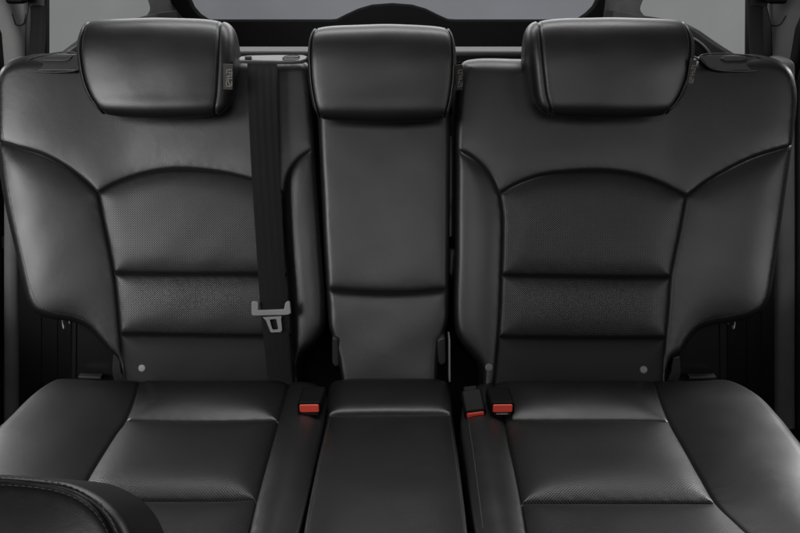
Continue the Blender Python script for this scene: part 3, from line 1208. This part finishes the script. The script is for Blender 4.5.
# outboard belts running up the pillars
for lab_, xs in (('black seat belt running up the light pillar at the left edge', ((28, -30), (28.2, 58), (44.5, 58), (42.5, -30))),
                 ('black seat belt running up the light pillar at the right edge', ((751, -30), (749.5, 58), (764, 58), (766, -30)))):
    p = [at_y(x, y, 1.60 if y > 0 else 1.66) for x, y in xs]
    b = thing('seat_belt', p[1], lab_, 'seat belt', 'rear seat belts')
    mw = MB()
    tt = np.linspace(0, 1, 24)
    dn = [Vector((0, 0.012 * math.sin(math.pi * t), 0)) for t in tt]
    bot = Vector((0, 0.05, -0.35))
    Lp = [p[0].lerp(p[1], t) + d for t, d in zip(tt, dn)] + [p[1] + bot]
    Rp = [p[3].lerp(p[2], t) + d for t, d in zip(tt, dn)] + [p[2] + bot]
    strap(mw, Lp, Rp, 0.0013, Vector((0, -1, 0.2)).normalized())
    mw.build('webbing', M['web'], b)
    mk = MB()
    c = (p[0] + p[3]) / 2
    c = at_y(17 if c.x < 0 else 776, 0, 1.62)
    mk.box(c, Vector((0.016, 0, 0)), Vector((0, 0.012, 0)), Vector((0, 0, 0.006)), 0.005)
    mk.build('anchor', M['gloss'], b)


# ------------------------------------------------------------------ buckles
def buckle(px, py, width, lab_, pitch, roll, yaw, length, lift, text=False, tall=0.0105):
    u, v = SEAT.uv(px, py, lift)
    base = SEAT.world(u, v, lift)                       # centre of the front face
    fw = -SEAT.v.copy()
    rt = SEAT.u.copy()
    upv = SEAT.n.copy()
    m = Matrix.Rotation(yaw, 3, upv)
    fw, rt = m @ fw, m @ rt
    m = Matrix.Rotation(pitch, 3, rt)
    fw, upv = m @ fw, m @ upv
    m = Matrix.Rotation(roll, 3, fw)
    rt, upv = m @ rt, m @ upv
    b = thing('belt_buckle', base - fw * length, lab_, 'belt buckle', 'red button belt buckles')
    hw = width / 2
    mb = MB()
    mb.loft_box(base, rt, hw, upv, tall, fw, length, 0.0045)
    body = mb.build('body', M['gloss'], b, recalc=True)
    mb = MB()
    mb.loft_box(base + upv * tall * 0.14 + fw * 0.0022, rt, hw * 0.80, upv, tall * 0.56, fw, 0.008, 0.0024, 0.0016)
    mb.build('release_button', M['red'], b, recalc=True)
    mb = MB()
    mb.box(base - upv * tall * 0.62 + fw * 0.0002, rt * hw * 0.7, fw * 0.0012, upv * tall * 0.16, 0.0004)
    if text:
        for i, (a, w) in enumerate(((-.42, .07), (-.26, .05), (-.1, .07), (.06, .06), (.22, .07), (.38, .05))):
            mb.box(base - upv * tall * 0.62 + rt * hw * a + fw * 0.0016, rt * hw * w, fw * 0.0004, upv * tall * 0.11, 0, 1)
    mb.build('slot', [M['black'], M['greyplastic']], body, smooth=False)
    st = MB()
    a = base - fw * (length - 0.004)
    st.box(a - fw * 0.008 - upv * 0.005, rt * hw * 0.55, fw * 0.012, upv * 0.0022, 0.001)
    st.build('stalk', M['web'], b)


buckle(309.5, 409, 0.0345, 'black belt buckle with red button, left of the centre seat', R_(4), R_(2), R_(-3), 0.052, 0.017)
buckle(475.5, 415, 0.0305, 'black belt buckle with a thin red strip showing, tucked beside the centre cushion', R_(24), R_(8), R_(5), 0.042, 0.0085, tall=0.009)
buckle(502.5, 409, 0.0345, 'black belt buckle with wide red button, rightmost of the three', R_(3), R_(0), R_(2), 0.052, 0.017, True)


# ------------------------------------------------------------------ lower fittings beside the seats
def slab(mb, pts, y, th, bevel=0.004, dy=0.0, mi=0):
    """outline of a moulded piece standing at distance y, th metres thick"""
    mb.prism([at_y(x, yy, y) for x, yy in pts], (0, th, 0), bevel, mi)


pads = [('side_pad', 'black leather covered side pad under the left backrest wing', [(71, 312), (112, 312), (118, 384), (70, 384)], [(76, 314), (75.5, 380)], [(78, 376.5), (101, 377), (101, 379.5), (78, 379)]),
        ('side_pad', 'black leather covered side pad under the right backrest wing', [(678, 312), (728, 312), (727.5, 384), (676, 384)], [(720, 314), (720.5, 380)], [(689, 377), (716, 376.5), (716, 379), (689, 379.5)])]
for nm, lab_, pts, ln_, strip in pads:
    b = thing(nm, at_y(*pts[3], 1.33), lab_, 'side pad', 'side pads under the backrest wings')
    mb = MB()
    slab(mb, pts, 1.345, 0.09, 0.007)
    pad = mb.build('pad', M['leather'], b)
    mb = MB()
    mb.tube([at_y(x, y, 1.3445) for x, y in ln_], 0.0016, 8)
    mb.build('piping', M['leather'], b)
    mb = MB()
    slab(mb, strip, 1.322, 0.012, 0.0012)
    mb.build('retainer_strip', M['trim'], b)
# hinge brackets
for lab_, pts in (('dark steel hinge bracket at the lower corner of the left backrest', [(113, 352), (119, 354), (121, 372), (126, 381), (114, 382), (112, 370)]),
                  ('dark steel hinge bracket at the lower corner of the right backrest', [(680, 356), (673, 358), (671, 372), (667, 381), (679, 382), (681, 370)])):
    mb = MB()
    slab(mb, pts, 1.30, 0.006, 0.0015)
    o = mb.build('hinge_bracket', M['trim'], None, loc=at_y(*pts[0], 1.30))
    tag(o, lab_, 'bracket', 'backrest hinge brackets')
# wire hooks under the wings
for lab_, x, s in (('small bent wire hook peeking out under the left backrest wing', 62.5, 1), ('small bent wire hook peeking out under the right backrest wing', 735, -1)):
    mb = MB()
    y = 1.30
    mb.tube([at_y(x - s * 1, 314, y + .02), at_y(x, 321, y + .006), at_y(x + s * 1.2, 328, y), at_y(x + s * 1.6, 329.2, y + .002), at_y(x + s * 3, 326, y + 0.01)], 0.0015, 8)
    mb.tube([at_y(x + s * 7, 314, y + .02), at_y(x + s * 7, 324, y + .012)], 0.0014, 8)
    o = mb.build('wire_hook', M['steel'], None, loc=at_y(x, 320, y))
    tag(o, lab_, 'hook', 'wire hooks under the backrest wings')
# armrest pivots
for lab_, pts in (('dark plastic pivot cover left of the centre backrest foot', [(332, 337), (338.5, 339), (340, 366), (335, 368), (332, 364)]),
                  ('dark plastic pivot cover right of the centre backrest foot', [(437, 341), (441, 337.5), (445.5, 338), (446, 363), (442, 366), (437.5, 364)])):
    mb = MB()
    slab(mb, pts, 1.268, 0.03, 0.004)
    o = mb.build('pivot_cover', M['trim'], None, loc=at_y(*pts[3], 1.268))
    tag(o, lab_, 'pivot cover', 'armrest pivot covers')
mb = MB()
slab(mb, [(448.6, 340), (450.4, 340), (450.6, 382), (448.8, 382)], 1.262, 0.03, 0.0008)
mb_o = mb.build('guide_rail', M['greyplastic'], None, loc=at_y(449, 381, 1.262))
tag(mb_o, 'thin upright metal rail beside the right foot of the centre backrest', 'rail')

# backrest shells close the gaps behind the padding
for root, xs in ((lb, (14, 322)), (cb, (326, 446)), (rb, (460, 782))):
    mb = MB()
    A_ = [BACK.uv(xs[0], 75, -0.1), BACK.uv(xs[1], 75, -0.1), BACK.uv(xs[1] - (85 if root is rb else 0), 320, -0.1), BACK.uv(xs[0] + (85 if root is lb else 0), 320, -0.1)]
    mb.prism([BACK.world(u, v, -0.105) for u, v in A_], BACK.n * -0.02, 0.004)
    mb.build('back_shell', M['carpet'], root)

# ------------------------------------------------------------------ car interior around the seat
mb = MB()
mb.box((0, 1.0, 0.02), Vector((1.0, 0, 0)), Vector((0, 1.6, 0)), Vector((0, 0, 0.02)), 0.0)
o = mb.build('car_floor', M['carpet'], None, smooth=False)
tag(o, None, None, kind='structure')
# load floor behind the seat
mb = MB()
mb.box((0, 2.05, 0.44), Vector((0.78, 0, 0)), Vector((0, 0.47, 0)), Vector((0, 0, 0.012)), 0.0)
o = mb.build('load_floor', M['carpet'], None, smooth=False)
tag(o, None, None, kind='structure')
# cross panel under the seat, closes the view under the backrests
mb = MB()
mb.box((0, 1.50, 0.235), Vector((0.56, 0, 0)), Vector((0, 0.015, 0)), Vector((0, 0, 0.18)), 0.004)
o = mb.build('seat_pan', M['carpet'], None, loc=(0, 1.5, 0.05))
tag(o, 'dark carpeted panel behind and under the rear seat', 'panel')

# luggage cover: the pale strip behind the seats
mb = MB()
c0, c1 = at_y(115, 53.2, 1.72), at_y(680, 53.2, 1.72)
c = (c0 + c1) / 2
mb.box(c + Vector((0, 0.02, 0)), Vector(((c1.x - c0.x) / 2, 0, 0)), Vector((0, 0.03, 0)), Vector((0, 0, 0.0052)), 0.004, seg=4)
cv_ = thing('luggage_cover', c, 'pale grey rolled luggage cover spanning the car behind the backrests', 'luggage cover')
mb.build('cassette', M['cover'], cv_)
mb = MB()
mb.box(c + Vector((0, 0.02, -0.07)), Vector(((c1.x - c0.x) / 2 - 0.01, 0, 0)), Vector((0, 0.012, 0)), Vector((0, 0, 0.05)), 0.004)
mb.build('hanging_net', M['carpet'], cv_)

# tailgate
tg = thing('tailgate', at_y(400, 60, 2.36), 'rear tailgate with grey window and dark lower trim behind the headrests', 'tailgate')
TY = 2.36
mb = MB()
mb.prism([at_y(x, y, TY + 0.03) for x, y in ((165, -60), (625, -60), (625, 26), (165, 26))], (0, 0.004, 0))
mb.build('window', M['glass'], tg, smooth=False)
mb = MB()
low = [(140, 150), (140, 24), (208, 20.5), (330, 20.5)] + [(330 + 6, 20), (346, 15), (358, 9.5), (372, 5.5), (392, 4), (412, 5.5), (426, 9.5), (438, 15.5), (448, 20), (456, 20.5)] + [(576, 20.5), (650, 24), (650, 150)]
slab(mb, low, TY, 0.028, 0.004)
mb.build('lower_trim', M['board'], tg, smooth=True)
for nm, pts in (('left', [(150, -60), (176, -60), (184, -14), (188, -3), (193, 8), (199, 15), (209, 21.5), (214, 26), (150, 27)]),
                ('right', [(640, -60), (612, -60), (604, -14), (599, -3), (594, 7), (587, 14), (576, 21.5), (572, 26), (640, 27)])):
    mb = MB()
    slab(mb, pts, TY - 0.012, 0.03, 0.004)
    mb.build('side_frame', M['board'], tg)

# D pillars
for lab_, pts in (('dark sloping rear pillar trim left of the tailgate window', [(128, -60), (152, -60), (163, 0), (171, 10), (182, 24), (178, 60), (120, 60), (140, 24), (150, 10)]),
                  ('dark sloping rear pillar trim right of the tailgate window', [(668, -60), (640, -60), (627, 0), (618, 8), (606, 20), (606, 60), (690, 60), (650, 22), (640, 10)])):
    mb = MB()
    pp = []
    slab(mb, pts, 2.24, 0.05, 0.008)
    o = mb.build('rear_pillar', M['board'], None, loc=at_y(*pts[5], 2.24))
    tag(o, lab_, 'pillar trim', 'rear pillars')

# quarter windows with their sills
def quarter(lab_, glass, sill, ysel):
    q = thing('quarter_window', at_y(*glass[1], 1.75), lab_, 'side window', 'rear quarter windows')
    mb = MB()
    P = [at_y(x, y, ysel(x)) for x, y in glass]
    nrm = (P[1] - P[0]).cross(P[-1] - P[0]).normalized() * 0.004
    mb.prism(P, nrm)
    mb.build('glass', M['sideglass'], q, smooth=False)
    mb = MB()
    S = [at_y(x, y, ysel(x) - 0.012) for x, y in sill]
    mb.prism(S, (0.012 if S[0].x < 0 else -0.012, 0.02, 0), 0.003)
    mb.build('sill', M['trim'], q)
    return q


yl = lambda x: 1.74 + (x - 42) / (165 - 42) * 0.46
yr = lambda x: 1.74 + (750 - x) / (750 - 612) * 0.46
ql = quarter('pale tinted quarter window beside the left headrest', [(42, -40), (42, 70), (185, 70), (160, -40)],
             [(52, 58.5), (66, 48), (80, 37.5), (104, 27), (130, 19.5), (150, 14), (170, 11), (176, 70), (50, 72)], yl)
qr = quarter('pale tinted quarter window beside the right headrest', [(612, -40), (598, 70), (752, 70), (752, -40)],
             [(737, 55), (724, 47), (712, 39), (700, 30.5), (690, 25), (676, 20.5), (640, 15), (612, 10), (604, 70), (738, 72)], yr)
mb = MB()
mb.tube([Vector(q) for q in catmull([tuple(at_y(x, y, 1.70)) for x, y in ((676, 33), (688, 36), (698, 41), (706, 48), (711, 56), (712, 64))], 0.004)], 0.0017, 8)
mb.build('trim_ring', M['greyplastic'], qr)
mb = MB()
mb.prism([at_y(x, y, 1.708) for x, y in ((672, 34), (688, 37), (698, 42), (705, 49), (710, 57), (711, 66), (670, 66))], (0, 0.01, 0))
mb.build('recess', M['rubber'], qr, smooth=False)
# pale moulded arc in front of the ring
mb = MB()
mb.tube([Vector(q) for q in catmull([tuple(at_y(x, y, 1.46)) for x, y in ((686, 56.5), (694, 57), (702, 62), (709, 69))], 0.003)], 0.0018, 8)
mb.build('headrest_sleeve', M['greyplastic'], rb)

# pillars beside the seats: light grey upper trim, belt slot, rubber door seals, door trim
def side(sgn, pil, slot, seam, seal, inner, col, ribs, txt):
    p = thing('pillar_trim', at_y(*pil[2], 1.66), 'light grey plastic pillar trim behind the %s seat belt' % txt, 'pillar trim', 'side pillars')
    mb = MB()
    slab(mb, pil, 1.66, 0.05, 0.01)
    mb.build('upper_trim', M['pillar'], p)
    mb = MB()
    slab(mb, slot, 1.645, 0.02, 0.003)
    mb.build('belt_slot', M['black'], p)
    mb = MB()
    mb.tube([Vector(q) for q in catmull([tuple(at_y(x, y, 1.6585)) for x, y in seam], 0.003)], 0.0009, 6)
    mb.build('joint', M['black'], p)
    s = thing('door_seal', at_y(*seal[-1], 1.58), 'black rubber door seal curving down the %s edge of the picture' % txt, 'door seal', 'door seals')
    mb = MB()
    mb.tube([Vector(q) for q in catmull([tuple(at_y(x, y, 1.60)) for x, y in seal], 0.01)], 0.011, 14)
    mb.build('outer_bead', M['rubber'], s)
    mb = MB()
    mb.tube([Vector(q) for q in catmull([tuple(at_y(x, y, 1.575)) for x, y in inner], 0.01)], 0.006, 12)
    mb.build('inner_lip', M['trim'], s)
    w = thing('wheel_arch_trim', at_y(*ribs[0], 1.5), 'dark grained wheel arch trim below the %s backrest wing' % txt, 'trim panel', 'wheel arch trims')
    mb = MB()
    c_ = [(col[0], 60), (col[1], 60), (col[1], 470), (col[0], 470)]
    slab(mb, c_, 1.57, 0.06, 0.012)
    mb.build('door_post', M['post'], w)
    mb = MB()
    a, b_ = ribs[0][0], ribs[1][0]
    slab(mb, [(a, 130), (b_, 130), (b_, 430), (a, 430)], 1.54, 0.05, 0.004)
    mb.build('panel', M['rubber'], w)
    for k in range(2):
        x = a + (b_ - a) * (0.42 + 0.3 * k)
        mr = MB()
        mr.tube([at_y(x, 300, 1.5398), at_y(x, 420, 1.5398)], 0.0016, 8)
        mr.build('rib', M['rubber'], w)
    mb = MB()
    e0, e1 = (-190, 24) if sgn < 0 else (772, 990)
    slab(mb, [(e0, 66), (e1, 66), (e1, 520), (e0, 520)], 1.665, 0.05, 0.006)
    mb.build('rear_panel', M['rubber'], w)
    d = thing('door_trim', (sgn * 0.86, 1.0, 0.1), 'dark lower door trim along the %s side' % txt, 'door trim', 'door trims')
    mb = MB()
    mb.box((sgn * 0.86, 0.9, 0.24), Vector((0.02, 0, 0)), Vector((0, 0.62, 0)), Vector((0, 0, 0.19)), 0.015)
    mb.build('panel', M['trim'], d)
    mb = MB()
    mb.box((sgn * 0.83, 0.8, 0.38), Vector((0.03, 0, 0)), Vector((0, 0.22, 0)), Vector((0, 0, 0.025)), 0.012)
    mb.build('armrest', M['leather'], d)
    mb = MB()
    mb.box((sgn * 0.80, 2.0, 0.40), Vector((0.02, 0, 0)), Vector((0, 0.42, 0)), Vector((0, 0, 0.22)), 0.01)
    lt = mb.build('load_side_trim', M['board'], None, loc=(sgn * 0.8, 2.0, 0.2))
    tag(lt, 'dark trim along the %s side of the load space' % txt, 'trim panel', 'load space side trims')


side(-1, [(-60, -60), (30, -60), (27, 75), (-6, 75), (-10, 45), (-16, 22), (-26, 0)], [(25, -60), (46, -60), (46, 75), (24, 75), (25, 25), (27.5, 8)],
     [(12, 14), (14, 22), (19, 25.5), (24, 23), (26, 14)],
     [(-26, -20), (-14, 10), (-4, 40), (0, 70), (0, 120), (2, 200), (4, 320), (4, 470)],
     [(-22, 10), (-12, 38), (-6, 70), (-6, 130), (-4, 220), (-3, 330), (-2, 470)],
     (2, 17), [(18.5, 0), (72, 0)], 'left')
side(1, [(860, -60), (768, -60), (770, 75), (804, 75), (809, 48), (815, 24), (824, 0)], [(772, -60), (749, -60), (748, 75), (774, 75), (772, 25), (768, 8)],
     [(768, 18), (770, 24), (776, 26), (782, 23), (786, 16)],
     [(822, -20), (810, 10), (801, 32), (794, 58), (793, 100), (794, 170), (793, 300), (793, 470)],
     [(822, 20), (808, 45), (801, 75), (799, 110), (799, 200), (799, 330), (800, 470)],
     (777, 797), [(727, 0), (775, 0)], 'right')


# ------------------------------------------------------------------ light
w = bpy.data.worlds.new('World')
scene.world = w
w.use_nodes = True
nt = w.node_tree
bg = nt.nodes['Background']
tc = N(nt, 'ShaderNodeTexCoord')
sep = N(nt, 'ShaderNodeSeparateXYZ')
nt.links.new(tc.outputs['Generated'], sep.inputs[0])
mr = N(nt, 'ShaderNodeMapRange')
nt.links.new(sep.outputs[1], mr.inputs[0])
mr.interpolation_type = 'SMOOTHSTEP'
mr.inputs[1].default_value = 0.35
mr.inputs[2].default_value = 0.85
mr.inputs[3].default_value = 0.018
mr.inputs[4].default_value = 0.56
nt.links.new(mr.outputs[0], bg.inputs['Strength'])
bg.inputs['Color'].default_value = (0.97, 0.985, 1.0, 1)


def area(name, loc, target, sx, sy, power, color=(1, 1, 1), spread=180):
    l = bpy.data.lights.new(name, 'AREA')
    l.shape = 'RECTANGLE'
    l.size, l.size_y = sx, sy
    l.energy = power
    l.color = color
    l.spread = R_(spread)
    o = bpy.data.objects.new(name, l)
    COL.objects.link(o)
    o.location = loc
    o.rotation_euler = (Vector(target) - Vector(loc)).to_track_quat('-Z', 'Y').to_euler()
    return o


area('windscreen_softbox', (-0.1, -1.1, 1.2), (0.05, 1.3, 0.85), 1.6, 0.7, 0.12, spread=50)
area('front_left_window_softbox', (-1.15, 0.25, 1.20), (-0.44, 1.38, 0.76), 0.7, 0.55, 2.35, spread=54)
area('front_right_window_softbox', (1.2, 0.1, 1.2), (0.5, 1.35, 0.80), 0.7, 0.6, 0.48, spread=50)
area('front_fill_softbox', (0, -0.6, 1.6), (0, 0.9, 0.4), 1.0, 0.4, 1.3, spread=60)  # added fill lamp high at the front, not a real roof opening
area('headrest_fill_strip', (0, 1.70, 1.60), (0, 1.42, 0.86), 1.3, 0.2, 12.5)  # added strip lamp over the headrests, widens the highlights on their tops
area('rear_window_softbox', (0.0, 2.3, 1.20), (0, 1.4, 0.85), 1.5, 0.34, 7)
area('low_left_fill_softbox', (-1.25, 0.35, 0.80), (-0.60, 1.38, 0.42), 0.5, 0.35, 0.42, spread=46)  # added fill lamp to lift the dark left side pad, no window here
area('low_right_fill_softbox', (1.25, 0.35, 0.80), (0.60, 1.38, 0.42), 0.5, 0.35, 0.2, spread=46)  # matching added fill for the right side pad, no window either
area('left_window_softbox', (-1.42, 1.75, 0.95), (-0.70, 0.98, 0.36), 0.5, 0.4, 2.4, spread=45)
area('right_window_softbox', (1.42, 1.75, 0.95), (0.72, 1.02, 0.36), 0.5, 0.4, 3.2, spread=45)

scene.view_settings.view_transform = 'Standard'
scene.view_settings.look = 'None'
scene.view_settings.exposure = -0.22
scene.view_settings.gamma = 1
scene.cycles.use_denoising = True
scene.cycles.max_bounces = 6
